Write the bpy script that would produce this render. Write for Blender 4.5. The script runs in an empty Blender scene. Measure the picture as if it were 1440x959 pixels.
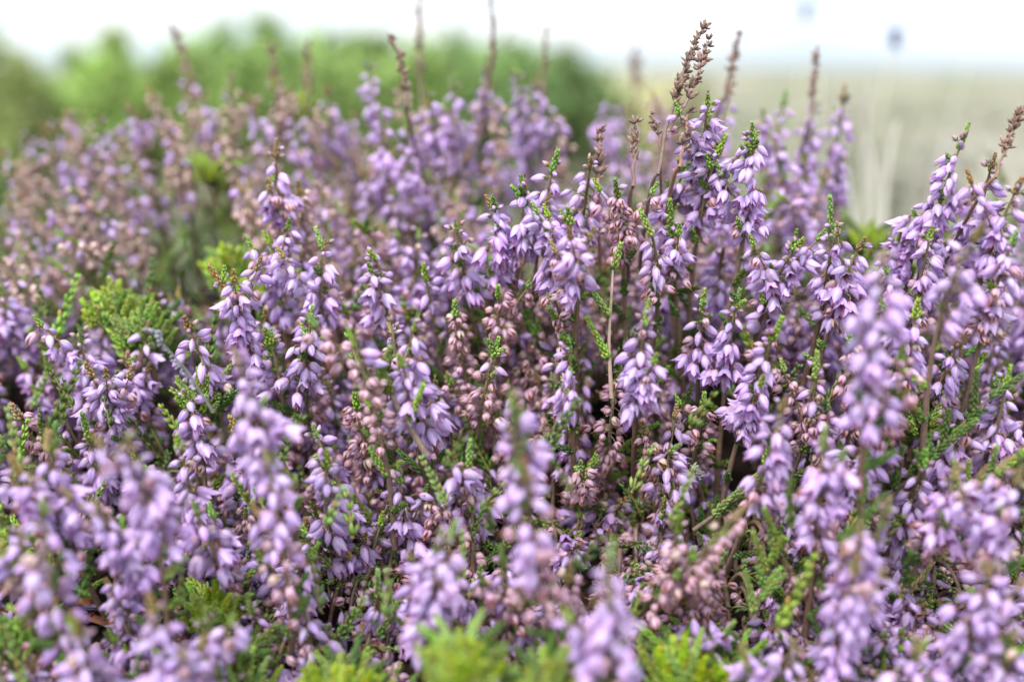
import bpy, math, random
import numpy as np
from mathutils import Vector, Matrix

random.seed(7); rng = np.random.default_rng(7)
R = math.radians
scn = bpy.context.scene
COL = scn.collection

# ------------------------------------------------------------------ camera
CAM = np.array([0.0, 0.0, 0.16]); PITCH = R(13.2); FPX = 1600.0; D = 0.24
FWD = np.array([0, math.cos(PITCH), -math.sin(PITCH)]); UP = np.array([0, math.sin(PITCH), math.cos(PITCH)]); RT = np.array([1.0, 0, 0])
def at(px, py, d):
    """the place seen at that point of the view, d times the focus distance away"""
    z = d * D
    return CAM + FWD * z + RT * ((px - 720) / FPX * z) + UP * ((479.5 - py) / FPX * z)
def proj(p):
    v = np.asarray(p) - CAM; z = v @ FWD
    return 720 + FPX * (v @ RT) / z, 479.5 - FPX * (v @ UP) / z, z / D

cam = bpy.data.cameras.new('camera'); cam.lens = 40; cam.sensor_width = 36
cam.clip_start = 0.005; cam.clip_end = 2000
cam.dof.use_dof = True; cam.dof.focus_distance = D; cam.dof.aperture_fstop = 40 / 8.2
co = bpy.data.objects.new('camera', cam); COL.objects.link(co)
co.location = CAM; co.rotation_euler = (math.pi / 2 - PITCH, 0, 0); scn.camera = co

# ------------------------------------------------------------------ light
SUN_EL, SUN_AZ = R(56), R(-150)          # azimuth measured clockwise from +Y
w = bpy.data.worlds.new('World'); scn.world = w; w.use_nodes = True
nt = w.node_tree; nt.nodes.clear()
def nn(t, tree=None, **kw):
    n = (tree or nt).nodes.new(t)
    for k, v in kw.items(): setattr(n, k, v)
    return n
out = nn('ShaderNodeOutputWorld'); bg = nn('ShaderNodeBackground'); sky = nn('ShaderNodeTexSky')
sky.sky_type = 'NISHITA'; sky.sun_disc = False; sky.sun_elevation = SUN_EL; sky.sun_rotation = SUN_AZ
sky.air_density = 1.0; sky.dust_density = 3.0
tc = nn('ShaderNodeTexCoord'); mp = nn('ShaderNodeMapping'); mp.inputs['Scale'].default_value = (1, 1, 3.5)
no = nn('ShaderNodeTexNoise'); no.inputs['Scale'].default_value = 1.8; no.inputs['Detail'].default_value = 6
cr = nn('ShaderNodeMapRange'); cr.inputs['From Min'].default_value = .36; cr.inputs['From Max'].default_value = .56
cr.inputs['To Min'].default_value = .25; cr.inputs['To Max'].default_value = 1.0
mx = nn('ShaderNodeMix', data_type='RGBA'); mx.inputs[7].default_value = (10.2, 10.6, 11.2, 1)
L = nt.links.new
L(tc.outputs['Generated'], mp.inputs[0]); L(mp.outputs[0], no.inputs[0]); L(no.outputs[0], cr.inputs[0])
L(cr.outputs[0], mx.inputs[0]); L(sky.outputs[0], mx.inputs[6]); sz = nn('ShaderNodeSeparateXYZ'); L(tc.outputs['Generated'], sz.inputs[0]); hr = nn('ShaderNodeMapRange'); hr.interpolation_type = 'SMOOTHSTEP'
hr.inputs['From Min'].default_value = -.02; hr.inputs['From Max'].default_value = .045; L(sz.outputs[2], hr.inputs[0])
mh = nn('ShaderNodeMix', data_type='RGBA'); mh.inputs[6].default_value = (2.0, 2.8, 3.6, 1); L(hr.outputs[0], mh.inputs[0])
no2 = nn('ShaderNodeTexNoise'); no2.inputs['Scale'].default_value = 5; no2.inputs['Detail'].default_value = 5; mp2 = nn('ShaderNodeMapping'); mp2.inputs['Scale'].default_value = (1, 1, 4); L(tc.outputs['Generated'], mp2.inputs[0]); L(mp2.outputs[0], no2.inputs[0])
lc2 = nn('ShaderNodeValToRGB'); L(no2.outputs[0], lc2.inputs[0]); e_ = lc2.color_ramp.elements; e_[0].position = .38; e_[0].color = (.33, .38, .425, 1); e_[1].position = .56; e_[1].color = (.44, .448, .46, 1)
sc2 = nn('ShaderNodeVectorMath', operation='SCALE'); sc2.inputs['Scale'].default_value = 10.5; L(lc2.outputs[0], sc2.inputs[0]); L(sc2.outputs[0], mh.inputs[7])
h2 = nn('ShaderNodeMapRange'); h2.interpolation_type = 'SMOOTHSTEP'; h2.inputs['From Min'].default_value = .12; h2.inputs['From Max'].default_value = .45; L(sz.outputs[2], h2.inputs[0])
m2 = nn('ShaderNodeMix', data_type='RGBA'); L(h2.outputs[0], m2.inputs[0]); L(mh.outputs[2], m2.inputs[6]); L(mx.outputs[2], m2.inputs[7]); L(m2.outputs[2], bg.inputs[0])
bg.inputs[1].default_value = 0.09; L(bg.outputs[0], out.inputs[0])
sl = bpy.data.lights.new('sun', 'SUN'); sl.energy = 1.2; sl.angle = R(12); sl.color = (1, .965, .91)
so = bpy.data.objects.new('sun', sl); COL.objects.link(so)
sd = Vector((math.sin(SUN_AZ) * math.cos(SUN_EL), math.cos(SUN_AZ) * math.cos(SUN_EL), math.sin(SUN_EL)))
so.rotation_euler = sd.to_track_quat('Z', 'Y').to_euler(); so.location = sd * 3
scn.view_settings.view_transform = 'Standard'; scn.view_settings.look = 'None'
scn.view_settings.exposure = 1.66; scn.view_settings.gamma = 1; scn.view_settings.use_curve_mapping = False
scn.cycles.max_bounces = 6; scn.cycles.diffuse_bounces = 4; scn.cycles.transmission_bounces = 4
scn.cycles.use_denoising = True

# ------------------------------------------------------------------ materials
def plant_mat(name, transl, rough, hue=0.02, val=(.82, 1.15), sat=(.85, 1.1), spec=.35, nscale=900, namp=.16, petal=False):
    m = bpy.data.materials.new(name); m.use_nodes = True; t = m.node_tree; t.nodes.clear(); N = lambda k, **kw: nn(k, t, **kw); K = t.links.new
    o = N('ShaderNodeOutputMaterial'); a = N('ShaderNodeAttribute', attribute_name='col'); r = N('ShaderNodeAttribute', attribute_name='rnd')
    oi = N('ShaderNodeObjectInfo'); ad = N('ShaderNodeMath', operation='ADD'); fr = N('ShaderNodeMath', operation='FRACT')
    K(oi.outputs['Random'], ad.inputs[0]); K(r.outputs['Fac'], ad.inputs[1]); K(ad.outputs[0], fr.inputs[0])
    def rng_(src, mul, lo, hi):
        f = N('ShaderNodeMath', operation='MULTIPLY'); f.inputs[1].default_value = mul; K(src, f.inputs[0])
        g = N('ShaderNodeMath', operation='FRACT'); K(f.outputs[0], g.inputs[0])
        q = N('ShaderNodeMapRange'); q.inputs['To Min'].default_value = lo; q.inputs['To Max'].default_value = hi; K(g.outputs[0], q.inputs[0]); return q.outputs[0]
    hs = N('ShaderNodeHueSaturation'); K(a.outputs['Color'], hs.inputs['Color'])
    K(rng_(fr.outputs[0], 7.3, .5 - hue, .5 + hue), hs.inputs['Hue']); K(rng_(fr.outputs[0], 13.7, *sat), hs.inputs['Saturation'])
    tcn = N('ShaderNodeTexCoord'); nz = N('ShaderNodeTexNoise'); nz.inputs['Scale'].default_value = nscale; nz.inputs['Detail'].default_value = 3
    src = tcn.outputs['Object']
    if petal:                                   # fine veins run along the petal; some flowers have browned, papery patches
        mpp = N('ShaderNodeMapping'); mpp.inputs['Scale'].default_value = (2.2, 2.2, .35); K(src, mpp.inputs[0]); K(mpp.outputs[0], nz.inputs[0])
        cmb = N('ShaderNodeVectorMath', operation='ADD'); K(src, cmb.inputs[0]); cx = N('ShaderNodeCombineXYZ'); K(fr.outputs[0], cx.inputs[0]); K(fr.outputs[0], cx.inputs[2]); K(cx.outputs[0], cmb.inputs[1])
        nb = N('ShaderNodeTexNoise'); nb.inputs['Scale'].default_value = 330; nb.inputs['Detail'].default_value = 4; K(cmb.outputs[0], nb.inputs[0])
        qb = N('ShaderNodeMapRange'); qb.inputs['From Min'].default_value = .57; qb.inputs['From Max'].default_value = .70; qb.inputs['To Max'].default_value = .55; K(nb.outputs[0], qb.inputs[0])
        mb_ = N('ShaderNodeMix', data_type='RGBA'); K(qb.outputs[0], mb_.inputs[0]); K(a.outputs['Color'], mb_.inputs[6]); mb_.inputs[7].default_value = (.44, .26, .22, 1); K(mb_.outputs[2], hs.inputs['Color'])
    else: K(src, nz.inputs[0])
    q = N('ShaderNodeMapRange'); q.inputs['To Min'].default_value = 1 - namp * 1.6; q.inputs['To Max'].default_value = 1 + namp * 1.6; K(nz.outputs[0], q.inputs[0])
    ml = N('ShaderNodeMath', operation='MULTIPLY'); K(q.outputs[0], ml.inputs[0]); K(rng_(fr.outputs[0], 29.1, *val), ml.inputs[1]); K(ml.outputs[0], hs.inputs['Value'])
    p = N('ShaderNodeBsdfPrincipled'); p.inputs['Roughness'].default_value = rough; p.inputs['Specular IOR Level'].default_value = spec
    K(hs.outputs[0], p.inputs['Base Color'])
    if transl:
        b = N('ShaderNodeBsdfTranslucent'); K(hs.outputs[0], b.inputs[0]); s = N('ShaderNodeMixShader'); s.inputs[0].default_value = transl
        K(p.outputs[0], s.inputs[1]); K(b.outputs[0], s.inputs[2]); K(s.outputs[0], o.inputs[0])
    else: K(p.outputs[0], o.inputs[0])
    return m
M_PETAL = plant_mat('petal', .36, .36, hue=.016, spec=.6, petal=True)
M_LEAF = plant_mat('leaf', .22, .5, hue=.02, val=(.7, 1.25))
M_STEM = plant_mat('bark', 0, .7, hue=.01, val=(.7, 1.25), spec=.2, namp=.35)
MATS = [M_PETAL, M_LEAF, M_STEM]

# ------------------------------------------------------------------ mesh builder (arrays)
class MB:
    def __init__(s): s.v = []; s.q = []; s.c = []; s.m = []; s.n = 0
    def add(s, v, q, c, mat):
        v = np.asarray(v, float); q = np.asarray(q, int)
        if q.shape[1] == 3: q = np.hstack([q, -np.ones((len(q), 1), int) - s.n])   # triangle marker
        s.v.append(v); s.q.append(q + s.n); s.c.append(np.broadcast_to(np.asarray(c, float), (len(v), 3))); s.m.append(np.full(len(q), mat)); s.n += len(v)
    def done(s):
        return (np.vstack(s.v), np.vstack(s.q), np.vstack(s.c), np.concatenate(s.m))
def to_mesh(name, data, mats=MATS, rnd=None, smooth=True):
    v, q, c, m = data; me = bpy.data.meshes.new(name)
    tri = q[:, 3] < 0; cnt = np.where(tri, 3, 4); start = np.concatenate([[0], np.cumsum(cnt)[:-1]])
    idx = q.reshape(-1)[np.repeat(np.arange(len(q)) * 4, cnt) + (np.arange(cnt.sum()) - np.repeat(start, cnt))]
    me.vertices.add(len(v)); me.vertices.foreach_set('co', v.astype(np.float32).ravel())
    me.loops.add(len(idx)); me.loops.foreach_set('vertex_index', idx.astype(np.int32))
    me.polygons.add(len(q)); me.polygons.foreach_set('loop_start', start.astype(np.int32))
    used = sorted(set(m.tolist())); remap = {u: i for i, u in enumerate(used)}
    for u in used: me.materials.append(mats[u])
    me.polygons.foreach_set('material_index', np.array([remap[x] for x in range(max(used) + 1) if True and x in remap] if False else np.vectorize(remap.get)(m), dtype=np.int32))
    me.polygons.foreach_set('use_smooth', np.full(len(q), smooth))
    a = me.attributes.new('col', 'FLOAT_COLOR', 'POINT'); a.data.foreach_set('color', np.hstack([c, np.ones((len(c), 1))]).astype(np.float32).ravel())
    if rnd is not None:
        b = me.attributes.new('rnd', 'FLOAT', 'POINT'); b.data.foreach_set('value', rnd.astype(np.float32))
    me.update(calc_edges=True); me.validate(); return me

def grid_faces(nv, nu, closed=False):
    f = []
    for i in range(nv - 1):
        for j in range(nu if closed else nu - 1):
            a = i * nu + j; b = i * nu + (j + 1) % nu; f.append((a, b, b + nu, a + nu))
    return f
def tube(mb, pts, rad, col, n=6, mat=2):
    pts = np.asarray(pts, float); k = len(pts); rad = np.broadcast_to(rad, (k,))
    tan = np.gradient(pts, axis=0); tan /= np.linalg.norm(tan, axis=1)[:, None] + 1e-12
    ref = np.array([0.13, 0.97, .2]) if abs(tan[0][1]) < .9 else np.array([1.0, 0, 0])
    a = np.cross(tan, ref); a /= np.linalg.norm(a, axis=1)[:, None]; b = np.cross(tan, a)
    th = np.arange(n) / n * 2 * np.pi
    v = pts[:, None, :] + rad[:, None, None] * (np.cos(th)[None, :, None] * a[:, None, :] + np.sin(th)[None, :, None] * b[:, None, :])
    c = col if np.ndim(col) == 1 else np.repeat(np.asarray(col), n, axis=0)
    mb.add(v.reshape(-1, 3), grid_faces(k, n, True), c, mat)
def petal(mb, Ln, tt, rr, ha, az, c0, c1, c2, nu=5, nv=8, roff=1.0, z0=0.0, ridge=.07, mat=0, skew=0.0):
    t = np.linspace(0, 1, nv) ** .9; u = np.linspace(-1, 1, nu)
    r = np.interp(t, tt, rr) * roff; h = np.radians(np.interp(t, tt, ha))
    T, U = np.meshgrid(t, u, indexing='ij'); Rr = r[:, None] * (1 + ridge * (1 - U ** 2) - .02); A = az + U * h[:, None] + skew * T
    z = z0 + Ln * (T - .05 * U ** 2 * T)
    v = np.stack([Rr * np.cos(A), Rr * np.sin(A), z], -1).reshape(-1, 3)
    tf = T.reshape(-1, 1); uf = np.abs(U.reshape(-1, 1))
    c0, c1, c2 = map(np.array, (c0, c1, c2))
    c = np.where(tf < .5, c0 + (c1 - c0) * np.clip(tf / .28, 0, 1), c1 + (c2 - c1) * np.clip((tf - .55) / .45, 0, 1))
    c = c * (1.04 - np.array([.16, .25, .11]) * uf ** 2 * (tf > .05))  # edges darker and pinker; the paler petal middle is a highlight painted in
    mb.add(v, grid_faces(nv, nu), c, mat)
def spindle(mb, p, d, ln, wd, col, mat=1, n=4, bend=0.0, flat=1.0):
    """a small pointed leaf or closed bud: p its foot, d its direction"""
    p = np.asarray(p, float); d = np.asarray(d, float); d = d / (np.linalg.norm(d) + 1e-12)
    ref = np.array([0, 0, 1.0]) if abs(d[2]) < .9 else np.array([1.0, 0, 0])
    a = np.cross(d, ref); a /= np.linalg.norm(a); b = np.cross(d, a)
    th = np.arange(n) / n * 2 * np.pi + .3
    ring = lambda s, r: p + d * ln * s + wd * r * (np.cos(th)[:, None] * a + flat * np.sin(th)[:, None] * b)
    v = np.vstack([p[None], ring(.3, .5), ring(.68, .42), (p + d * ln)[None]])
    f = [(0, 1 + (j + 1) % n, 1 + j, -1) for j in range(n)] + [(1 + j, 1 + (j + 1) % n, 1 + n + (j + 1) % n, 1 + n + j) for j in range(n)] + [(1 + n + j, 1 + n + (j + 1) % n, 1 + 2 * n, -1) for j in range(n)]
    q = np.array(f); k = mb.n; q2 = np.where(q < 0, -1 - k - 1, q)
    c = np.vstack([np.array(col) * .8] + [np.array(col)] * (2 * n) + [np.array(col) * 1.1])
    mb.v.append(v); mb.q.append(q2 + k); mb.c.append(c); mb.m.append(np.full(len(q), mat)); mb.n += len(v)

mm = .001
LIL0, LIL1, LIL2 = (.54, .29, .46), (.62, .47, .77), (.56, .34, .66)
OLD0, OLD1, OLD2 = (.54, .33, .34), (.61, .40, .50), (.47, .22, .14)
BEI0, BEI1, BEI2 = (.54, .38, .30), (.68, .52, .47), (.50, .30, .18)
GRN = (.13, .22, .035)
def flower_mesh(kind, lod=0, var=0):
    r_ = random.Random(sum(map(ord, kind)) * 7 + var * 17); mb = MB(); nu, nv = (5, 8) if lod == 0 else (3, 5)
    j = lambda s: r_.uniform(-s, s); ped = (1.6 if kind not in ('bud', 'budlet') else .9) * mm
    tube(mb, [(0, 0, 0), (.1 * mm, 0, ped * .5), (0, 0, ped * 1.02)], .16 * mm, (.24, .13, .09), n=4 if lod == 0 else 3, mat=2)
    if kind == 'budlet':
        Ln = 2.1 * mm; tt = [0, .2, .5, .8, 1]; rr = np.array([.3, .8, 1, .6, .05]) * .62 * mm; ha = [50, 52, 52, 48, 35]
        C = [(.40, .22, .22), (.55, .33, .62), (.62, .44, .72)] if var % 2 == 0 else [(.30, .26, .08), (.44, .27, .28), (.50, .33, .50)]
    elif kind == 'bud':
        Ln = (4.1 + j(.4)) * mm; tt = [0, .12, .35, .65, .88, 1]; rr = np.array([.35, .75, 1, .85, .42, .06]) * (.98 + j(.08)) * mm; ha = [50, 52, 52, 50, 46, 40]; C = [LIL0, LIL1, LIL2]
    elif kind == 'bell':
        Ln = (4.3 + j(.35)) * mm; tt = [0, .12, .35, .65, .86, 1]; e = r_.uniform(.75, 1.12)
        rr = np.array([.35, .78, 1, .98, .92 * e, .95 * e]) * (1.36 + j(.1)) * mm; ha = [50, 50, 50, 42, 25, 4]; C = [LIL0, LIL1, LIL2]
    elif kind == 'open':
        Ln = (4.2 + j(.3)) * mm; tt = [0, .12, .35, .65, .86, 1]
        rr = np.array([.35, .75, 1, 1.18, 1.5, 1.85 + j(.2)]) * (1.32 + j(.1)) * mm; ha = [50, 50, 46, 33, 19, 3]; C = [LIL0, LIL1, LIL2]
    else:
        Ln = (2.9 + j(.45)) * mm; tt = [0, .15, .4, .7, .9, 1]; e = r_.uniform(.3, 1.25)
        rr = np.array([.42, .86, 1.0, .88, .55 * (.5 + e), .55 * e]) * (1.22 + j(.15)) * mm; ha = [50, 49, 45, 34, 19, 3]
        C = [OLD0, OLD1, OLD2] if kind == 'old' else [BEI0, BEI1, BEI2]
    for k in range(4):
        az = k * math.pi / 2 + j(.1)
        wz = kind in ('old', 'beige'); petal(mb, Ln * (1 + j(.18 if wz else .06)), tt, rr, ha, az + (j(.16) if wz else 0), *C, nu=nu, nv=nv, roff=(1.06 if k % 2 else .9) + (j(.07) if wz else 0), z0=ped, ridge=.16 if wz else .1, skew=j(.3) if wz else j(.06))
    if kind in ('bell', 'open') and lod == 0:
        for k in range(4):
            petal(mb, Ln * .74, tt, rr * .82, ha, k * math.pi / 2 + .785, (.55, .3, .55), (.62, .42, .72), (.68, .48, .76), nu=3, nv=5, z0=ped)
    if kind in ('bell', 'open'):
        spindle(mb, (0, 0, ped), (0, 0, 1), Ln * .72, .85 * mm, (.22, .035, .05), mat=2, n=5)
        if lod == 0: tube(mb, [(0, 0, ped), (0, 0, ped + Ln * .6), (.1 * mm, .05 * mm, ped + Ln * 1.12)], [.12 * mm, .1 * mm, .11 * mm], (.45, .12, .22), n=4, mat=0); spindle(mb, (.1 * mm, .05 * mm, ped + Ln * 1.08), (0, 0, 1), .4 * mm, .35 * mm, (.4, .06, .12), mat=0)
    if kind in ('old', 'beige'):
        spindle(mb, (0, 0, ped), (0, 0, 1), Ln * .9, 1.1 * mm, (.20, .08, .04), mat=2, n=5)
        if lod == 0: tube(mb, [(0, 0, ped + Ln * .6), (.2 * mm, 0, ped + Ln * 1.35)], [.08 * mm, .06 * mm], (.35, .16, .08), n=3)
    for k in range(4 if lod == 0 else 2):                       # green bracts at the foot
        a = k * math.pi / 2 + .6; d = (math.cos(a) * .75, math.sin(a) * .75, .9)
        spindle(mb, (0, 0, ped * .85), d, 1.35 * mm, .75 * mm, GRN if kind not in ('old', 'beige') else (.22, .19, .05), mat=1, flat=.5)
    return mb.done()
def shoot_mesh(length, lod=0, var=0, col=(.17, .30, .05), open_=.55, ln=1.5, wd=.62):
    """a short leafy shoot: four ranks of scale leaves round a thin stalk, growing along +Z"""
    r_ = random.Random(var * 31 + int(length * 1e6)); mb = MB(); H = length
    tube(mb, [(0, 0, 0), (r_.uniform(-.3, .3) * mm, 0, H * .5), (0, 0, H)], [.28 * mm, .24 * mm, .1 * mm], (.20, .17, .06), n=4, mat=2)
    step = (.72 if lod == 0 else 1.25) * mm; n = max(3, int(H / step))
    for i in range(n):
        f = i / (n - 1); z = H * (.04 + .96 * f)
        for k in range(4 if lod == 0 else 3):
            a = k * math.pi / 2 + (i % 2) * math.pi / 4 + r_.uniform(-.2, .2); op = open_ * (1 - .55 * f) * r_.uniform(.75, 1.25)
            s = (1 - .35 * f) * r_.uniform(.85, 1.15) * (1 if lod == 0 else 1.35)
            c = np.array(col) * r_.uniform(.7, 1.25) * (1 if r_.random() > .08 else np.array((1.3, .6, .9)))
            spindle(mb, (math.cos(a) * .18 * mm, math.sin(a) * .18 * mm, z), (math.cos(a) * op, math.sin(a) * op, 1), ln * s * mm, wd * s * mm, c, mat=1, n=4 if lod == 0 else 3)
    return mb.done()
LIB, LIBM, LOD = {}, {}, {}
for kd, nvv in {'budlet': 2, 'bud': 5, 'bell': 9, 'open': 8, 'old': 8, 'beige': 6}.items():
    for v in range(nvv):
        LIB[kd, v] = flower_mesh(kd, 0, v); LIBM[kd, v] = to_mesh('flower_' + kd, LIB[kd, v]); LOD[kd, v] = flower_mesh(kd, 1, v)
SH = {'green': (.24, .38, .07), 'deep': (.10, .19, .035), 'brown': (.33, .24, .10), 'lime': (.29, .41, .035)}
for kd, c in SH.items():
    for v, h in enumerate((3.8, 5.4, 7.2, 10.0)):
        LIB['s' + kd, v] = shoot_mesh(h * mm, 0, v, c, .5 if kd != 'lime' else .8, *((1.75, .85) if kd != 'lime' else (1.9, 1.1)))
        LIBM['s' + kd, v] = to_mesh('shoot_' + kd, LIB['s' + kd, v]); LOD['s' + kd, v] = shoot_mesh(h * mm, 1, v, c)
def capsule_mesh(var):
    mb = MB(); r_ = random.Random(var); c = (.155, .10, .078)
    for k in range(5):
        a = k * 2.1 + var; spindle(mb, (0, 0, .2 * mm), (math.cos(a) * r_.uniform(.3, 1), math.sin(a) * r_.uniform(.3, 1), 1), r_.uniform(1.2, 2.6) * mm, r_.uniform(.55, 1.0) * mm, np.array(c) * r_.uniform(.8, 1.9), mat=2, n=5)
    return mb.done()
for v in range(4): LIB['cap', v] = capsule_mesh(v); LIBM['cap', v] = to_mesh('capsule', LIB['cap', v])

# ------------------------------------------------------------------ ground
def terrain(x, y):
    x = np.asarray(x, float); y = np.asarray(y, float)
    h = np.interp(y, [-.3, 0, .13, .2, .27, .36, .5, .8, 3], [0, 0, .012, .036, .066, .086, .06, .0, 0])
    s = np.clip(1 - (np.abs(x + .02) - .24) / .35, 0, 1); h = h * (s * s * (3 - 2 * s))
    return h + .004 * np.sin(x * 31 + 1) * np.sin(y * 27 + .5) + .4 * np.exp(-((y - 22) / 10) ** 2) * (.25 + .75 / (1 + np.exp((x - 8) / 1.2)))
def axis(far):
    a = np.concatenate([np.linspace(-.5, .9, 71), [1.1, 1.4, 1.8, 2.4, 3.2, 4.5, 6.5, 10, 16, 30, 60, 120, 300, far]]); return a
ys = np.concatenate([-axis(900)[-14:][::-1] + .5, axis(900)]); xs = np.concatenate([-axis(900)[-14:][::-1], np.linspace(-.9, .9, 91), axis(900)[-14:]])
Y, X = np.meshgrid(ys, xs, indexing='ij'); Z = terrain(X, Y)
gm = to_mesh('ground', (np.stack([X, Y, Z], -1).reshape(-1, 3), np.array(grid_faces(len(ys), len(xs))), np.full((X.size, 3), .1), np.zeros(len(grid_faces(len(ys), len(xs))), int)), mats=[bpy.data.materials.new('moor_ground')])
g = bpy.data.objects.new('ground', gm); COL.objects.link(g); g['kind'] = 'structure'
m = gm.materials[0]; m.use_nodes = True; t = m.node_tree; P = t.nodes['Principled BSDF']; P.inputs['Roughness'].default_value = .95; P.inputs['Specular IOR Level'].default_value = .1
tcg = nn('ShaderNodeTexCoord', t); n1 = nn('ShaderNodeTexNoise', t); n1.inputs['Scale'].default_value = 2.2; n1.inputs['Detail'].default_value = 8
n2 = nn('ShaderNodeTexNoise', t); n2.inputs['Scale'].default_value = 90; n2.inputs['Detail'].default_value = 6
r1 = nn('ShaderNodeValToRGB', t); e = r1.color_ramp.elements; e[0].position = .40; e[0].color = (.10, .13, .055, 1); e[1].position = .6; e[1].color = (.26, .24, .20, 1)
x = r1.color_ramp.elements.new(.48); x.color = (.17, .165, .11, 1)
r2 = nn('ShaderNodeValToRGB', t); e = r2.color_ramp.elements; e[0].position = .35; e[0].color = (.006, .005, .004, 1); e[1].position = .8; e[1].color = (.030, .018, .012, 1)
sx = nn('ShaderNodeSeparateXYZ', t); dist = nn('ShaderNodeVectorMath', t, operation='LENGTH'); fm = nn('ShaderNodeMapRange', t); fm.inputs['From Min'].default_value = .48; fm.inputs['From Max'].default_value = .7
mg = nn('ShaderNodeMix', t, data_type='RGBA'); bp = nn('ShaderNodeBump', t); bp.inputs['Distance'].default_value = .004; bp.inputs['Strength'].default_value = .8
K = t.links.new
for n_ in (n1, n2): K(tcg.outputs['Object'], n_.inputs[0])
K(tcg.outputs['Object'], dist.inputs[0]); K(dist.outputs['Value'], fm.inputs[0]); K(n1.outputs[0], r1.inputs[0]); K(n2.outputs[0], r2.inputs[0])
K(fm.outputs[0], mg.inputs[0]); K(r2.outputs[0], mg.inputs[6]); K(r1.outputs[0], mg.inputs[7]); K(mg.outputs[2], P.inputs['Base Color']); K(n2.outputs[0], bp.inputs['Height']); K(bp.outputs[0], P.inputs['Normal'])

# ------------------------------------------------------------------ objects
def empty(name, loc, label, cat, group=None):
    o = bpy.data.objects.new(name, None); COL.objects.link(o); o.location = loc; o.empty_display_size = .005
    o['label'] = label; o['category'] = cat
    if group: o['group'] = group
    return o
def part(name, me, parent, mat=None):
    o = bpy.data.objects.new(name, me); COL.objects.link(o); o.parent = parent
    if mat is not None: o.matrix_basis = mat
    return o
def frame(p, d, roll=0.0, s=1.0):
    d = Vector(d).normalized(); q = d.to_track_quat('Z', 'X').to_matrix().to_4x4()
    return Matrix.Translation(Vector(p)) @ q @ Matrix.Rotation(roll, 4, 'Z') @ Matrix.Scale(s, 4)
def curve3(B, F, T, n=14):
    C = 2 * F - (B + T) / 2; u = np.linspace(0, 1, n)[:, None]
    return (1 - u) ** 2 * B + 2 * u * (1 - u) * C + u ** 2 * T
def unit(v): return v / (np.linalg.norm(v) + 1e-12)

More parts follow.
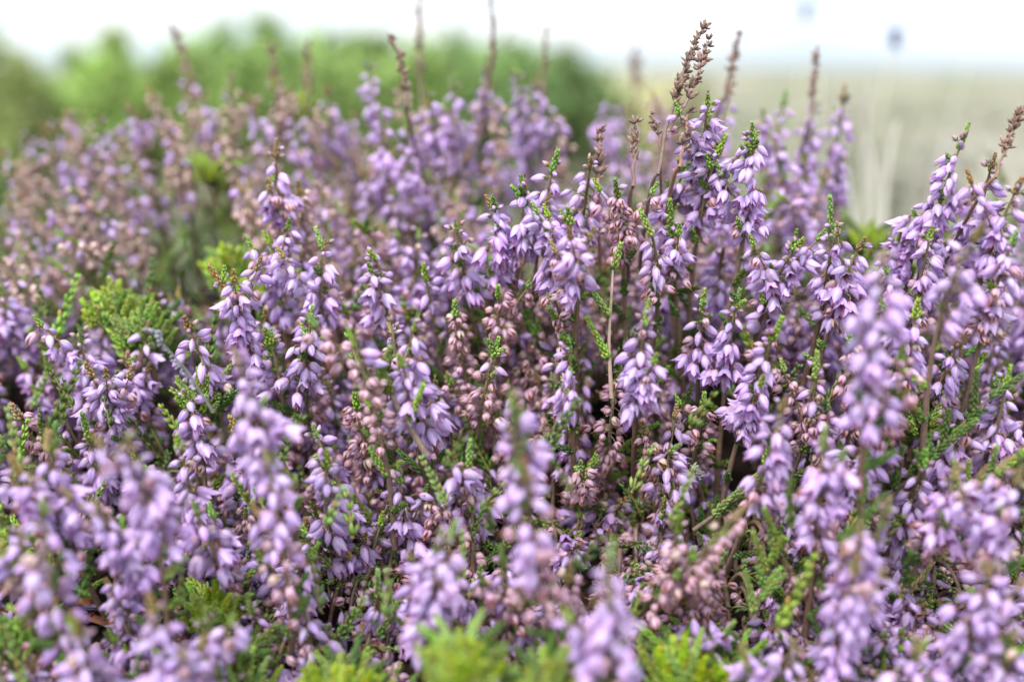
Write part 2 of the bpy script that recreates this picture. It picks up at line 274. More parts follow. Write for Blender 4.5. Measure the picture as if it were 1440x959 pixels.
def wv_gap(v): return math.sin(v) > .93
def plan(T, F, st, tip, dens, size, rr):
    """where everything on one flowering spike sits: stem points, and (key, matrix, name) for what it carries"""
    v = F - T; B = F + v * .45 + np.array([rr.uniform(-.006, .006), rr.uniform(.002, .012), -rr.uniform(.012, .03)])
    B[2] = min(B[2], F[2] - .012); B[2] = max(B[2], float(terrain(B[0], B[1])) - .002)
    if F[2] < B[2] + .004: F = F.copy(); F[2] = B[2] + .004
    pts = curve3(B, F, T, 18); seg = np.linalg.norm(np.diff(pts, axis=0), axis=1); s = np.concatenate([[0], np.cumsum(seg)]); tot = s[-1]
    pos = lambda q: np.array([np.interp(q, s, pts[:, i]) for i in range(3)])
    tan = lambda q: unit(pos(min(q + .001, tot)) - pos(max(q - .001, 0)))
    items = []
    tlen = (3.8, 5.4, 7.2, 10)[tip[1]]; items.append(('s' + tip[0], tip[1], frame(pos(tot - tlen * mm * .85), tan(tot), rr.uniform(0, 6), size * rr.choice([.6, .75, .9, 1.0])), 'shoot_tip'))
    lf = np.linalg.norm(v); q = tot - tlen * mm * .45; end = max(tot - lf * 1.02, .003); az = rr.uniform(0, 6.28); i = 0
    fresh = {'f': (.8, 1.25), 'm': (.3, .7), 'o': (-.2, .15), 'b': (-.1, .4)}[st]; lim = rr.uniform(*fresh); far = proj(T); oldk = 'beige' if (st == 'b' or (far[2] > 1.17 and far[0] < 900)) else 'old'
    if far[2] > 1.15 and far[0] < 470: lim -= .08
    nbell = 0; side = []; ph = rr.uniform(0, 6.28); fq = rr.uniform(7, 15); sidedness = rr.choice([0, 0, .5, .8]); sdir = rr.uniform(0, 6.28)
    while q > end and nbell < 84:
        f = (tot - q) / max(lf, .005); a = az; az += 2.4 + rr.uniform(-.5, .5); a = a if rr.random() > sidedness else sdir + rr.uniform(-1.2, 1.2)
        tg = tan(q); ref = np.array([0, 0, 1.0]) if abs(tg[2]) < .95 else np.array([0, 1.0, 0]); e1 = unit(np.cross(tg, ref)); e2 = np.cross(tg, e1)
        rad = math.cos(a) * e1 + math.sin(a) * e2; top = (tot - q) / mm
        isold = f > lim + rr.uniform(-.2, .2) or rr.random() < .05
        if st == 'b' and rr.random() < .18: isold = not isold
        if top < tlen * .75 + 1.0 and not (st in 'ob'): k = 'budlet'
        elif isold: k = oldk if rr.random() < .88 else ('old' if oldk == 'beige' else 'beige')
        elif top < tlen + 6: k = 'bud' if rr.random() < .85 else 'bell'
        else: k = rr.choices(['bud', 'bell', 'open'], [.25, .45, .30])[0]
        n = {'budlet': 2, 'bud': 5, 'bell': 9, 'open': 8, 'old': 8, 'beige': 6}[k]
        dn = {'budlet': -.5, 'bud': .12 + .05 * top, 'bell': 1.0, 'open': 1.1, 'old': .55, 'beige': .5}[k] + rr.uniform(-.15, .25)
        dn = min(dn, 1.4)
        d = unit(rad + np.array([0, 0, -1.0]) * dn + np.array([rr.uniform(-.4, .4), rr.uniform(-.4, .4), rr.uniform(-.2, .3)]))
        sc = size * .86 * rr.uniform(.8, 1.18) * (1.0 if top > tlen + 3 else .88) * (.88 if isold else 1.0)
        wv = .65 + .55 * math.sin(f * fq + ph); ofs = (.25 if top < tlen + 3 else rr.choice([.3, .8, 1.6, 2.6]) * size * max(.2, wv)) * mm; pq = pos(q) + rad * ofs + tg * ofs * .5
        if ofs > .5 * mm: side.append((pos(q - 0 * mm), pq))
        items.append((k, rr.randrange(n), frame(pq, d, rr.uniform(0, 6.28), sc), 'flower')); nbell += 1
        if rr.random() < .06: items.append(('sgreen' if rr.random() < .6 else 'sdeep', rr.choice([0, 0, 1]), frame(pos(q), unit(rad * .6 + tg * .8), 0, .8 * size), 'leafy_shoot'))
        if wv_gap(f * fq * 1.7 + ph * 2) and top > tlen + 4: q -= .0016
        q -= ((.74 if top < tlen + 5 else .40 if isold else .43) / dens) * mm * rr.uniform(.7, 1.3); i += 1
    if rr.random() < .6 and nbell < 66:            # a short flowering side branch
        for rep in range(rr.choice([1, 1, 2])):
            q0 = tot - lf * rr.uniform(.45, .95); q0 = max(q0, .003); tg = tan(q0); a = rr.uniform(0, 6.28); out_ = unit(np.array([math.cos(a), math.sin(a) * .7, 0]) * .8 + tg * .9); p0 = pos(q0); ln_ = rr.uniform(.007, .013) * size
            p1 = p0 + out_ * ln_ + np.array([0, 0, .002]); side.append((p0, p1)); items.append(('s' + tip[0], 0, frame(p1 - out_ * .001, unit(out_ + np.array([0, 0, .6])), 0, .7 * size), 'shoot_tip'))
            for jj in range(int(ln_ / .0009)):
                f = (jj + .8) / (ln_ / .0009); pp = p0 + (p1 - p0) * min(1, f); a2 = jj * 2.4; rad = unit(np.array([math.cos(a2), math.sin(a2), rr.uniform(-.3, .3)]))
                k = ('bud' if f > .75 else rr.choice(['bell', 'open', 'bud'])) if lim > .45 and rr.random() < .9 else oldk
                items.append((k, rr.randrange(5), frame(pp + rad * .0003, unit(rad + np.array([0, 0, -1.0]) * rr.uniform(.3, 1.2)), rr.uniform(0, 6), size * .8 * rr.uniform(.8, 1.15)), 'flower')); nbell += 1
    q = end - .002
    while q > .002:
        tg = tan(q); rad = unit(np.array([rr.uniform(-1, 1), rr.uniform(-1, .6), rr.uniform(-.2, .5)]))
        items.append((rr.choice(['sdeep', 'sgreen', 'sdeep']), rr.choice([0, 1, 2]), frame(pos(q), unit(rad * .8 + tg * .7), 0, size), 'leafy_shoot')); q -= .007 * rr.uniform(.7, 1.4)
    rad = np.interp(s / tot, [0, .5, 1], [.75 * mm, .5 * mm, .22 * mm]) * size
    green = np.array([.17, .17, .07]); brown = np.array([.19, .125, .09]); k = np.clip((s / tot - .5) * 2, 0, 1)[:, None]
    return B, pts, rad, brown * (1 - k) + green * k, items, side

SPRIGS = []       # records for labelling
def sprig(tx, ty, bx, by, d, st='f', tip=('green', 0), dens=1.0, size=1.0, back=.05, name='heather_spike'):
    if d > 1.17: size *= .85; dens *= .8
    rr = random.Random(int(tx * 131 + ty * 17 + d * 100)); bx = bx - (tx - 800) / 900 * 30 + rr.uniform(-26, 26); T = at(tx, ty, d); F = at(bx, by, d + back)
    B, pts, rad, cols, items, side = plan(T, F, st, tip, dens, size, rr)
    o = empty(name, B, '', 'heather', 'flowering heather spikes')
    mb = MB(); tube(mb, pts - B, rad, cols)
    for a_, b_ in side: tube(mb, [a_ - B, (a_ + b_) / 2 - B + np.array([0, 0, .0001]), b_ - B], [.2 * mm, .17 * mm, .15 * mm], (.22, .18, .09), n=4)
    part('stem', to_mesh('stem', mb.done()), o)
    off = Matrix.Translation(-Vector(B))
    for k, v, mt, nm in items: part(nm, LIBM[k, v], o, off @ mt)
    SPRIGS.append(dict(o=o, px=(tx + bx * .6) / 1.6, py=(ty + by * .6) / 1.6, st=st, tip=tip, d=d, tx=tx, ty=ty)); return o

G0, G1, G2, G3 = ('green', 0), ('green', 1), ('green', 2), ('green', 3); B0, B1, B2 = ('brown', 0), ('brown', 1), ('brown', 2)
HAND = [
 # far, against the sky and the green shrubs
 (322, 92, 335, 215, 1.34, 'm', B2), (382, 100, 400, 215, 1.32, 'b', B1), (262, 95, 290, 230, 1.4, 'b', B2), (205, 120, 250, 260, 1.36, 'b', B1),
 (352, 140, 375, 270, 1.3, 'm', B1), (430, 130, 440, 260, 1.3, 'm', G2), (516, 82, 522, 210, 1.3, 'm', G0), (560, 110, 560, 220, 1.28, 'b', B1),
 (640, 105, 640, 240, 1.27, 'f', G1), (600, 125, 598, 250, 1.24, 'f', G0), (685, 78, 680, 190, 1.3, 'm', B2), (722, 92, 728, 230, 1.3, 'f', G0),
 (752, 110, 760, 250, 1.3, 'm', B0), (700, 140, 705, 260, 1.26, 'b', B0), (570, 160, 575, 290, 1.2, 'f', G1), (535, 150, 540, 270, 1.22, 'f', G0),
 (780, 160, 790, 270, 1.3, 'b', B0), (856, 130, 850, 240, 1.4, 'm', G0), (880, 150, 880, 250, 1.36, 'f', B0), (925, 145, 915, 250, 1.3, 'm', B0),
 (1030, 110, 1018, 230, 1.22, 'f', B1), (1105, 132, 1110, 270, 1.24, 'f', G0), (1146, 140, 1135, 280, 1.24, 'f', B0), (1188, 122, 1165, 265, 1.24, 'f', B1),
 (1130, 215, 1120, 340, 1.2, 'm', G0), (1085, 190, 1085, 320, 1.18, 'f', B0), (1165, 240, 1145, 360, 1.2, 'm', B0),
 (60, 190, 100, 300, 1.36, 'b', B1), (20, 230, 60, 340, 1.3, 'b', B1), (110, 195, 150, 310, 1.34, 'm', B1), (160, 190, 200, 320, 1.32, 'b', B1), (8, 270, 30, 380, 1.26, 'm', B1),
 (60, 175, 85, 260, 1.4, 'm', B1), (135, 215, 165, 300, 1.3, 'm', B0), (240, 180, 262, 300, 1.3, 'b', B1), (300, 190, 320, 310, 1.26, 'b', B0),
 (95, 150, 125, 260, 1.38, 'm', B0), (175, 138, 200, 250, 1.36, 'm', B1), (30, 180, 60, 290, 1.38, 'm', B0), (140, 165, 160, 280, 1.34, 'f', B0), (225, 150, 245, 270, 1.33, 'm', B0), (-5, 205, 25, 320, 1.36, 'm', B0),
 (285, 125, 300, 240, 1.36, 'm', B0), (70, 205, 95, 310, 1.33, 'f', B0), (410, 150, 420, 270, 1.3, 'f', B0), (460, 120, 465, 240, 1.32, 'f', B0),
 # middle, near focus
 (996, 128, 985, 265, 1.0, 'f', G2), (1058, 172, 1042, 320, .98, 'f', G1), (1018, 195, 1010, 330, 1.0, 'f', G1), (965, 235, 960, 340, 1.02, 'f', G0),
 (782, 220, 765, 350, 1.02, 'f', G1), (738, 246, 740, 360, 1.0, 'f', B1), (694, 280, 668, 380, 1.01, 'f', G0), (640, 310, 642, 410, 1.02, 'f', G0), (832, 215, 832, 330, 1.0, 'f', B1),
 (866, 255, 868, 360, .99, 'o', G1), (905, 300, 905, 420, .97, 'm', G2), (942, 290, 935, 400, 1.0, 'm', G3), (800, 300, 800, 420, .98, 'f', G0), (835, 320, 838, 440, .93, 'm', B0),
 (765, 315, 758, 420, 1.0, 'f', G1), (1170, 290, 1160, 410, .97, 'f', G3), (1126, 340, 1112, 430, .99, 'f', G0), (1215, 335, 1195, 450, .97, 'f', B0),
 (1363, 172, 1350, 330, .97, 'f', G2), (1325, 250, 1300, 390, 1.0, 'f', B0), (1400, 215, 1385, 350, .99, 'f', B1), (1435, 255, 1415, 400, .95, 'f', B0),
 (1245, 350, 1228, 590, .81, 'f', B0), (1380, 320, 1360, 480, .86, 'f', B0), (1310, 320, 1285, 470, .97, 'f', G0), (1428, 330, 1405, 470, .93, 'm', G0),
 (1265, 330, 1250, 440, 1.03, 'f', G0), (388, 196, 400, 330, 1.06, 'm', B1), (378, 325, 376, 440, 1.05, 'f', G2), (458, 335, 445, 460, 1.02, 'f', B0), (420, 260, 430, 370, 1.1, 'b', B0),
 (596, 375, 590, 460, 1.04, 'f', G1), (300, 378, 330, 500, .98, 'f', B2), (262, 452, 275, 550, .98, 'f', B0), (250, 528, 275, 650, .96, 'f', G2), (326, 484, 356, 670, .84, 'f', B1),
 (122, 515, 140, 620, 1.0, 'f', B0), (20, 575, 45, 660, 1.0, 'o', B0), (68, 615, 95, 770, .87, 'f', B0), (172, 606, 205, 760, .80, 'f', B1), (110, 455, 130, 560, 1.02, 'f', G2),
 (180, 500, 200, 600, 1.05, 'f', B0), (520, 352, 530, 450, 1.02, 'f', G0), (590, 432, 588, 560, .93, 'f', G2), (485, 450, 515, 620, .90, 'm', G2), (440, 430, 430, 540, .98, 'f', G1),
 (375, 470, 395, 570, 1.0, 'f', G0), (438, 598, 500, 745, .97, 'f', G0), (500, 560, 540, 660, 1.0, 'o', G0), (716, 545, 745, 700, .81, 'f', G1), (738, 655, 775, 850, .79, 'm', B0),
 (780, 425, 782, 500, .97, 'o', G3), (800, 470, 812, 590, .95, 'f', G1), (912, 420, 900, 570, .93, 'f', G2), (1040, 405, 1022, 530, .98, 'f', G2), (990, 410, 985, 520, .99, 'f', G2),
 (1096, 455, 1055, 610, .95, 'f', G1), (1105, 560, 1085, 700, .89, 'f', B0), (1160, 605, 1145, 760, .86, 'f', G1), (942, 622, 948, 720, .97, 'f', B0), (835, 645, 832, 710, 1.0, 'm', G2),
 (640, 738, 618, 900, .83, 'f', G1), (704, 765, 700, 880, .88, 'm', G2), (862, 765, 885, 985, .76, 'f', G1), (1045, 715, 915, 850, .87, 'o', B0), (950, 725, 925, 830, .9, 'm', G1),
 (1252, 700, 1230, 850, .84, 'f', B1), (1205, 790, 1180, 930, .83, 'f', B0), (1390, 790, 1375, 930, .82, 'f', B0), (1300, 640, 1290, 760, .93, 'f', G0), (1330, 590, 1335, 690, .97, 'f', G0),
 (1435, 660, 1400, 800, .84, 'm', B0), (1150, 500, 1145, 620, .95, 'm', G2), (1195, 470, 1190, 600, .97, 'o', G1), (1420, 520, 1400, 640, .95, 'f', G1), (1270, 490, 1262, 610, .88, 'o', G0),
 (530, 810, 545, 950, .93, 'f', G2), (560, 655, 570, 760, .97, 'f', G1), (660, 630, 665, 740, .95, 'f', G2), (350, 850, 385, 960, .92, 'm', G0), (268, 700, 300, 820, .9, 'f', G1),
 (212, 845, 225, 985, .79, 'f', B0), (60, 700, 70, 900, .79, 'f', G0, .45), (372, 630, 400, 830, .84, 'm', B0, .45), (110, 880, 120, 985, .8, 'f', B0), (290, 860, 300, 980, .86, 'f', G0),
 (1110, 850, 1105, 960, .92, 'f', G2), (1030, 880, 1025, 985, .9, 'f', G1), (990, 560, 985, 660, 1.0, 'o', G1), (870, 520, 865, 640, 1.0, 'o', G1), (640, 430, 640, 540, 1.03, 'o', G0),
 (700, 400, 700, 500, 1.02, 'o', G1), (700, 480, 690, 590, 1.0, 'm', G1), (1290, 430, 1275, 560, .95, 'm', G0), (1350, 470, 1330, 590, .97, 'm', B0), (1230, 600, 1215, 720, .93, 'm', G0),

 (1000, 790, 985, 900, .93, 'o', B0), (965, 780, 950, 860, .95, 'o', B0), (905, 600, 925, 700, .99, 'o', B0), (1160, 770, 1130, 850, .93, 'o', B0), (1100, 640, 1080, 760, .93, 'm', B0),
 (20, 650, 60, 760, .86, 'm', B0), (130, 700, 160, 800, .84, 'f', B0), (575, 770, 600, 880, .88, 'f', B0), (1120, 900, 1110, 1000, .85, 'f', B0), (1290, 900, 1270, 1000, .82, 'f', B0),
 (800, 800, 790, 900, .88, 'o', B0), (460, 640, 440, 760, .93, 'f', G0), (820, 880, 800, 985, .83, 'o', B0), (1430, 880, 1400, 990, .82, 'f', B0), (420, 840, 440, 950, .9, 'm', G0),
 (1345, 655, 1330, 780, .88, 'm', B0), (250, 620, 270, 740, .93, 'f', G0), (150, 720, 175, 830, .93, 'f', B0), (560, 500, 575, 600, .93, 'f', G0), (30, 740, 45, 860, .83, 'm', B0),
]
for h in HAND: sprig(*h[:7], dens=h[7] if len(h) > 7 else 1.0)

# the rest of the spikes that show: spread over the face of the bush
SIL = ([-60, 0, 100, 200, 250, 400, 450, 520, 700, 770, 800, 860, 1000, 1080, 1100, 1190, 1200, 1240, 1290, 1330, 1500],
       [240, 235, 215, 165, 150, 150, 170, 130, 130, 170, 215, 190, 165, 210, 175, 180, 320, 365, 345, 230, 215])
def canopy(px, py):
    d = np.interp(py, [100, 200, 300, 400, 550, 750, 960, 1100], [1.42, 1.30, 1.15, 1.07, 1.02, .97, .90, .86])
    if px < 400: d += .06 * min(1, (400 - px) / 200) * np.interp(py, [200, 450, 600], [1, .8, 0])
    return d
def fade_at(px, py, rr):
    if px < 480 and py < 400: return rr.choices('bmf', [.68, .22, .1])[0]
    if 560 < px < 980 and 380 < py < 700: return rr.choices('omf', [.45, .3, .25])[0]
    if px > 1050 and py < 400: return rr.choices('fmo', [.7, .2, .1])[0]
    return rr.choices('fmo', [.5, .3, .2])[0]
GAPS = [(820, 730, 50), (745, 760, 35), (1010, 650, 75), (1060, 830, 60), (960, 690, 45), (870, 735, 40), (215, 600, 30), (90, 860, 60), (200, 800, 30), (660, 500, 20), (40, 700, 25), (250, 360, 40), (330, 380, 45), (175, 440, 40)]
def in_gap(ax, ay, bx, by, k=1.0):
    for a, b, r in GAPS:
        vx, vy = bx - ax, by - ay; u = max(0, min(1, ((a - ax) * vx + (b - ay) * vy) / (vx * vx + vy * vy)))
        if math.hypot(ax + u * vx - a, ay + u * vy - b) < r * k + 12: return True
    return False
rr = random.Random(11); taken = [((h[0] + h[2]) / 2, (h[1] + h[3]) / 2) for h in HAND]
need = 294 - len(HAND); tries = 0; rad_ = 62
while need > 0 and tries < 30000:
    tries += 1
    if tries % 3000 == 0: rad_ *= .9
    px = rr.uniform(-30, 1470); py = rr.uniform(140, 980)
    if py < np.interp(px, *SIL): continue
    L_ = rr.uniform(85, 135) / (1 if py > 400 else 1.15); lean = (px - 830) / 900 * .5 + rr.uniform(-.38, .38)
    c = (px - lean * L_ * .5, py + L_ / 2)
    if any((c[0] - a) ** 2 + ((c[1] - b) * .75) ** 2 < (rad_ * (.72 if py < 350 else 1)) ** 2 for a, b in taken) or in_gap(px, py, px - lean * L_, py + L_, .8): continue
    taken.append(c); need -= 1
    st = fade_at(px, py, rr); tp = (rr.choices(['green', 'brown'], [.62, .38])[0], rr.choice([0, 0, 1, 1, 2]))
    sprig(px, py, px - lean * L_, py + L_, float(canopy(px, py)) + rr.uniform(-.04, .05), st, tp, dens=rr.uniform(.8, 1.1), size=rr.uniform(.86, 1.12), back=rr.uniform(.0, .09))

# ------------------------------------------------------------------ the mass behind: one object each
class Mass:
    def __init__(s): s.v = []; s.q = []; s.c = []; s.m = []; s.r = []; s.n = 0
    def put(s, data, mt):
        v, q, c, m = data; M4 = np.array(mt); s.v.append(v @ M4[:3, :3].T + M4[:3, 3]); s.q.append(np.where(q < 0, -10 ** 9, q + s.n)); s.c.append(c); s.m.append(m); s.r.append(np.full(len(v), random.random())); s.n += len(v)
    def build(s, name, label, cat):
        q = np.vstack(s.q); q[q < 0] = -1
        me = to_mesh(name, (np.vstack(s.v), q, np.vstack(s.c), np.concatenate(s.m)), rnd=np.concatenate(s.r)); o = bpy.data.objects.new(name, me); COL.objects.link(o)
        o['kind'] = 'stuff'; o['label'] = label; o['category'] = cat; return o
hm = Mass(); rr = random.Random(5)
for i in range(1500):
    px = rr.uniform(-260, 1700); py = rr.uniform(150, 1080)
    if py < np.interp(px, *SIL) + 35: continue
    L_ = rr.uniform(80, 130); lean = (px - 830) / 900 * .45 + rr.uniform(-.25, .25); d = float(canopy(px, py)) + rr.uniform(.03, .18)
    if in_gap(px, py, px - lean * L_, py + L_ * 1.3, 1.0): continue
    if px < -40 or px > 1480 or py > 990: d = float(canopy(px, py)) + rr.uniform(-.05, .15)
    B, pts, rad, cols, items, side = plan(at(px, py, d), at(px - lean * L_, py + L_, d + .04), fade_at(px, py, rr), (rr.choice(['green', 'brown']), rr.choice([0, 1])), .8 if d < 1.25 else .55, 1.0 if d < 1.2 else .85, rr)
    mb = MB(); tube(mb, pts, rad, cols, n=4); v, q, c, m_ = mb.done(); hm.put((v, q, c, m_), Matrix.Identity(4))
    for k, v_, mt, nm in items: hm.put(LOD[k, v_], mt)
hm.build('heather_thicket', 'lilac and faded heather growth packed deep inside the bush', 'heather')
fm_ = Mass()
for i in range(5200):
    x_ = rr.uniform(-.42, .42); y_ = rr.uniform(.14, .56); z_ = float(terrain(x_, y_)) + rr.random() ** 1.3 * .045
    p = np.array([x_, y_, z_]); a = rr.uniform(0, 6.28); px, py, dd = proj(p)
    if dd < .84 and -100 < px < 1540: continue
    if py < np.interp(px, *SIL) + 40: continue
    if dd < 1.1 and any((px - a_) ** 2 + (py - b_) ** 2 < (r_ * .8) ** 2 for a_, b_, r_ in GAPS[:11]) and rr.random() < .93: continue
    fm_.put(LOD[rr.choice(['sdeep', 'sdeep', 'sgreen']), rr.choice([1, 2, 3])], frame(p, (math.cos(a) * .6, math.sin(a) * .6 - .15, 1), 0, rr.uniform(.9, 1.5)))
fm_.build('heather_foliage', 'dark green scale-leaved shoots filling the inside of the bush', 'foliage')

# woody twigs under the flowers
def twig(pts_px, r0, name, label, cat, col=(.13, .09, .07), side=()):
    P_ = [at(*p) for p in pts_px]; B = P_[0]
    o = empty(name, B, label, cat); P_ = np.array(P_); u = np.linspace(0, len(P_) - 1, 16); Q = np.stack([np.interp(u, range(len(P_)), P_[:, i]) for i in range(3)], 1)
    Q[1:-1] = (Q[:-2] + 2 * Q[1:-1] + Q[2:]) / 4
    mb = MB(); tube(mb, Q - B, np.linspace(r0, r0 * .5, 16), col, n=7); part('stem', to_mesh('stem', mb.done()), o)
    rq = random.Random(int(pts_px[0][0])); n = 0
    for k in range(len(side)):
        f, kind, v = side[k]; p = Q[int(f * 15)] - B; tg = unit(Q[min(15, int(f * 15) + 1)] - Q[max(0, int(f * 15) - 1)])
        part('leafy_shoot', LIBM[kind, v], o, frame(p, unit(tg * .8 + np.array([rq.uniform(-1, 1), -.4, rq.uniform(-.2, .8)]) * .8), 0, 1.0))
    return o
GS = lambda n, k='sgreen': [(i / n, k, (i * 7) % 4) for i in range(1, n + 1)]
twig([(975, 745, .99), (1040, 700, .98), (1075, 655, .98)], .5 * mm, 'woody_twig', 'thin brown twig crossing the dark central hollow', 'twig', side=GS(4))
twig([(1060, 870, .93), (1078, 810, .93), (1092, 760, .92)], .5 * mm, 'woody_twig', 'upright twig with green shoots low in the right-hand dark hollow', 'twig', (.22, .17, .13), GS(9))
twig([(600, 640, .96), (560, 575, .95), (535, 520, .94)], .75 * mm, 'woody_twig', 'bare brown twig slanting up-left between faded bells, centre left', 'twig', (.30, .22, .18), GS(3))
twig([(860, 560, .99), (856, 480, .99), (862, 380, .99)], .5 * mm, 'woody_twig', 'straight pale brown stalk rising through faded bells in the centre', 'twig', (.30, .22, .18), GS(3))
twig([(1305, 770, .95), (1360, 690, .95), (1425, 655, .94)], .5 * mm, 'woody_twig', 'leafy green twig slanting up to the right edge', 'twig', (.2, .17, .12), GS(12))
twig([(1250, 700, .96), (1310, 640, .96), (1390, 560, .96)], .5 * mm, 'woody_twig', 'dark leafy twig slanting among bells below the right edge', 'twig', (.2, .15, .1), GS(10, 'sdeep'))
# grey lichened twig
o = twig([(300, 580, .95), (262, 520, .94), (212, 465, .93)], .34 * mm, 'lichened_twig', 'dead grey twig with pale crusty lichen knobs, left of centre', 'twig', (.13, .12, .12))
Bq = np.array(o.location); rq = random.Random(2)
for i in range(26):
    f = i / 25; p = at(300 - 88 * f, 580 - 115 * f, .95 - .02 * f) - Bq; mb = MB()
    for k in range(3): spindle(mb, (0, 0, 0), (rq.uniform(-1, 1), rq.uniform(-1, 1), rq.uniform(-.3, 1)), rq.uniform(.8, 1.7) * mm, .8 * mm, (.23, .24, .26), mat=2, n=5)
    if f > .25: part('lichen_knob', to_mesh('knob', mb.done()), o, frame(p, (rq.uniform(-1, 1), rq.uniform(-1, 1), 1), 0, .6 + .6 * (f > .8)))

# ------------------------------------------------------------------ dead brown seed spikes
def dead(label, branches, name='dead_heather_spike', cap=1.0, col=(.20, .12, .09), dens=1.0, thick=.45):
    B = at(*branches[0][0]); o = empty(name, B, label, 'dead heather', 'dead brown heather spikes'); rq = random.Random(int(branches[0][0][0] * 3 + branches[0][0][1]))
    for bi, (p0, p1, p2, f0) in enumerate([(b[0], b[1], b[2], b[3]) for b in branches]):
        A, Mi, E = at(*p0), at(*p1), at(*p2); Q = curve3(A, Mi, E, 16); mb = MB(); Q = Q + np.array([[math.sin(k_ * 1.3 + bi) * .00022, 0, 0] for k_ in range(16)]); tube(mb, Q - B, np.linspace(thick, thick * .45, 16) * mm, np.array(col) * 1.15, n=7)
        if bi == 0:                               # the stalk goes on down into the bush
            dn = (A - Mi) / (np.linalg.norm(A - Mi) + 1e-9); F_ = A + dn * .005 + np.array([0, .006, -.001]); tube(mb, curve3(A + dn * .014 + np.array([.002, .022, -.010]), F_, A, 8) - B, np.linspace(thick * 1.2, thick * 1.0, 8) * mm, np.array(col) * 1.05, n=7)
        stem_ = part('stem' if bi == 0 else 'branch', to_mesh('stem', mb.done()), o)
        ln = np.linalg.norm(np.diff(Q, axis=0), axis=1).sum(); n = max(4, int(ln * (1 - f0) / (.52 * mm) * dens)); az = 0
        for i in range(min(n, 60)):
            f = f0 + (1 - f0) * i / (n - 1); j_ = f * 15; k = min(14, int(j_)); p = Q[k] + (Q[k + 1] - Q[k]) * (j_ - k); tg = unit(Q[k + 1] - Q[k]); az += 2.4
            e1 = unit(np.cross(tg, [0.1, 1, 0])); e2 = np.cross(tg, e1); rd = math.cos(az) * e1 + math.sin(az) * e2
            part('seed_capsule', LIBM['cap', rq.randrange(4)], stem_, frame(p - B, unit(tg * 1.0 + rd * rq.uniform(.4, 1.2)), az, .86 * cap * rq.choice([.5, .8, 1.0, 1.25]) * (1.15 - .45 * f)))
    return o
dead('tall sharp dead brown heather stalk forking into two seed spikes', [((925, 245, 1.0), (952, 130, 1.0), (991, 38, 1.0), .42), ((938, 185, 1.0), (972, 128, 1.0), (995, 58, 1.0), .40)], cap=1.15, thick=.42, col=(.24, .17, .14))
dead('short dark brown dead spike just left of the tall forked stalk', [((890, 262, .99), (892, 215, .99), (893, 172, .99), .35)], cap=1.0)
dead('small dead side spike leaning left onto the tall forked stalk', [((930, 220, 1.0), (926, 190, 1.0), (914, 162, 1.0), .5)], cap=.9, thick=.3)
dead('dead spike hanging close under the right fork of the tall stalk', [((955, 235, .99), (962, 200, .99), (968, 158, .99), .35)], cap=1.1)
dead('soft brown dead spike standing left of the two sharp dead ones', [((843, 275, 1.05), (842, 235, 1.05), (845, 182, 1.05), .3)], cap=1.3, col=(.27, .16, .11))
dead('blurred brown dead spike at far upper left before the green shrub', [((285, 190, 1.42), (268, 110, 1.42), (243, 38, 1.42), .3)], cap=1.3)
dead('blurred brown spike tip over the lilac bells, upper left', [((392, 150, 1.36), (388, 110, 1.36), (380, 62, 1.36), .3)], cap=1.1, col=(.24, .13, .09))
dead('soft reddish dead spike before the middle of the green shrubs', [((430, 165, 1.42), (432, 115, 1.42), (434, 60, 1.42), .3)], cap=1.1, col=(.27, .14, .1))
dead('dark curved dead spike left of the middle above lilac bells', [((572, 150, 1.16), (566, 100, 1.16), (550, 52, 1.16), .2)], cap=.95, col=(.14, .09, .08))
dead('tall soft brown spike crossing the top edge, left one of two', [((594, 150, 1.36), (590, 75, 1.36), (592, -10, 1.36), .3)], cap=1.0)
dead('tall dark spike crossing the top edge, right one of two', [((684, 130, 1.28), (693, 70, 1.28), (690, -14, 1.28), .3)], cap=.8, col=(.12, .07, .06))
dead('faint thin dead spike against the sky right of the two tall ones', [((760, 200, 1.38), (764, 120, 1.38), (768, 40, 1.38), .35)], cap=.8)
dead('stumpy blurred brown spike beside the last green shrub', [((895, 150, 1.7), (893, 105, 1.7), (893, 68, 1.7), .3)], cap=1.5)
dead('dark leaning spike against the sky right of the tall forked stalk', [((1018, 140, 1.2), (1030, 90, 1.2), (1040, 48, 1.2), .3)], cap=1.0, col=(.14, .09, .09))
dead('dark upright spike against the pale field, right of centre', [((1140, 170, 1.22), (1144, 115, 1.22), (1149, 70, 1.22), .25)], cap=1.0, col=(.14, .09, .10))
dead('sharp bare brown stalk with seed capsules at the upper right edge', [((1400, 250, .97), (1415, 205, .97), (1438, 152, .97), .35)], cap=.95, thick=.38, col=(.27, .18, .13))

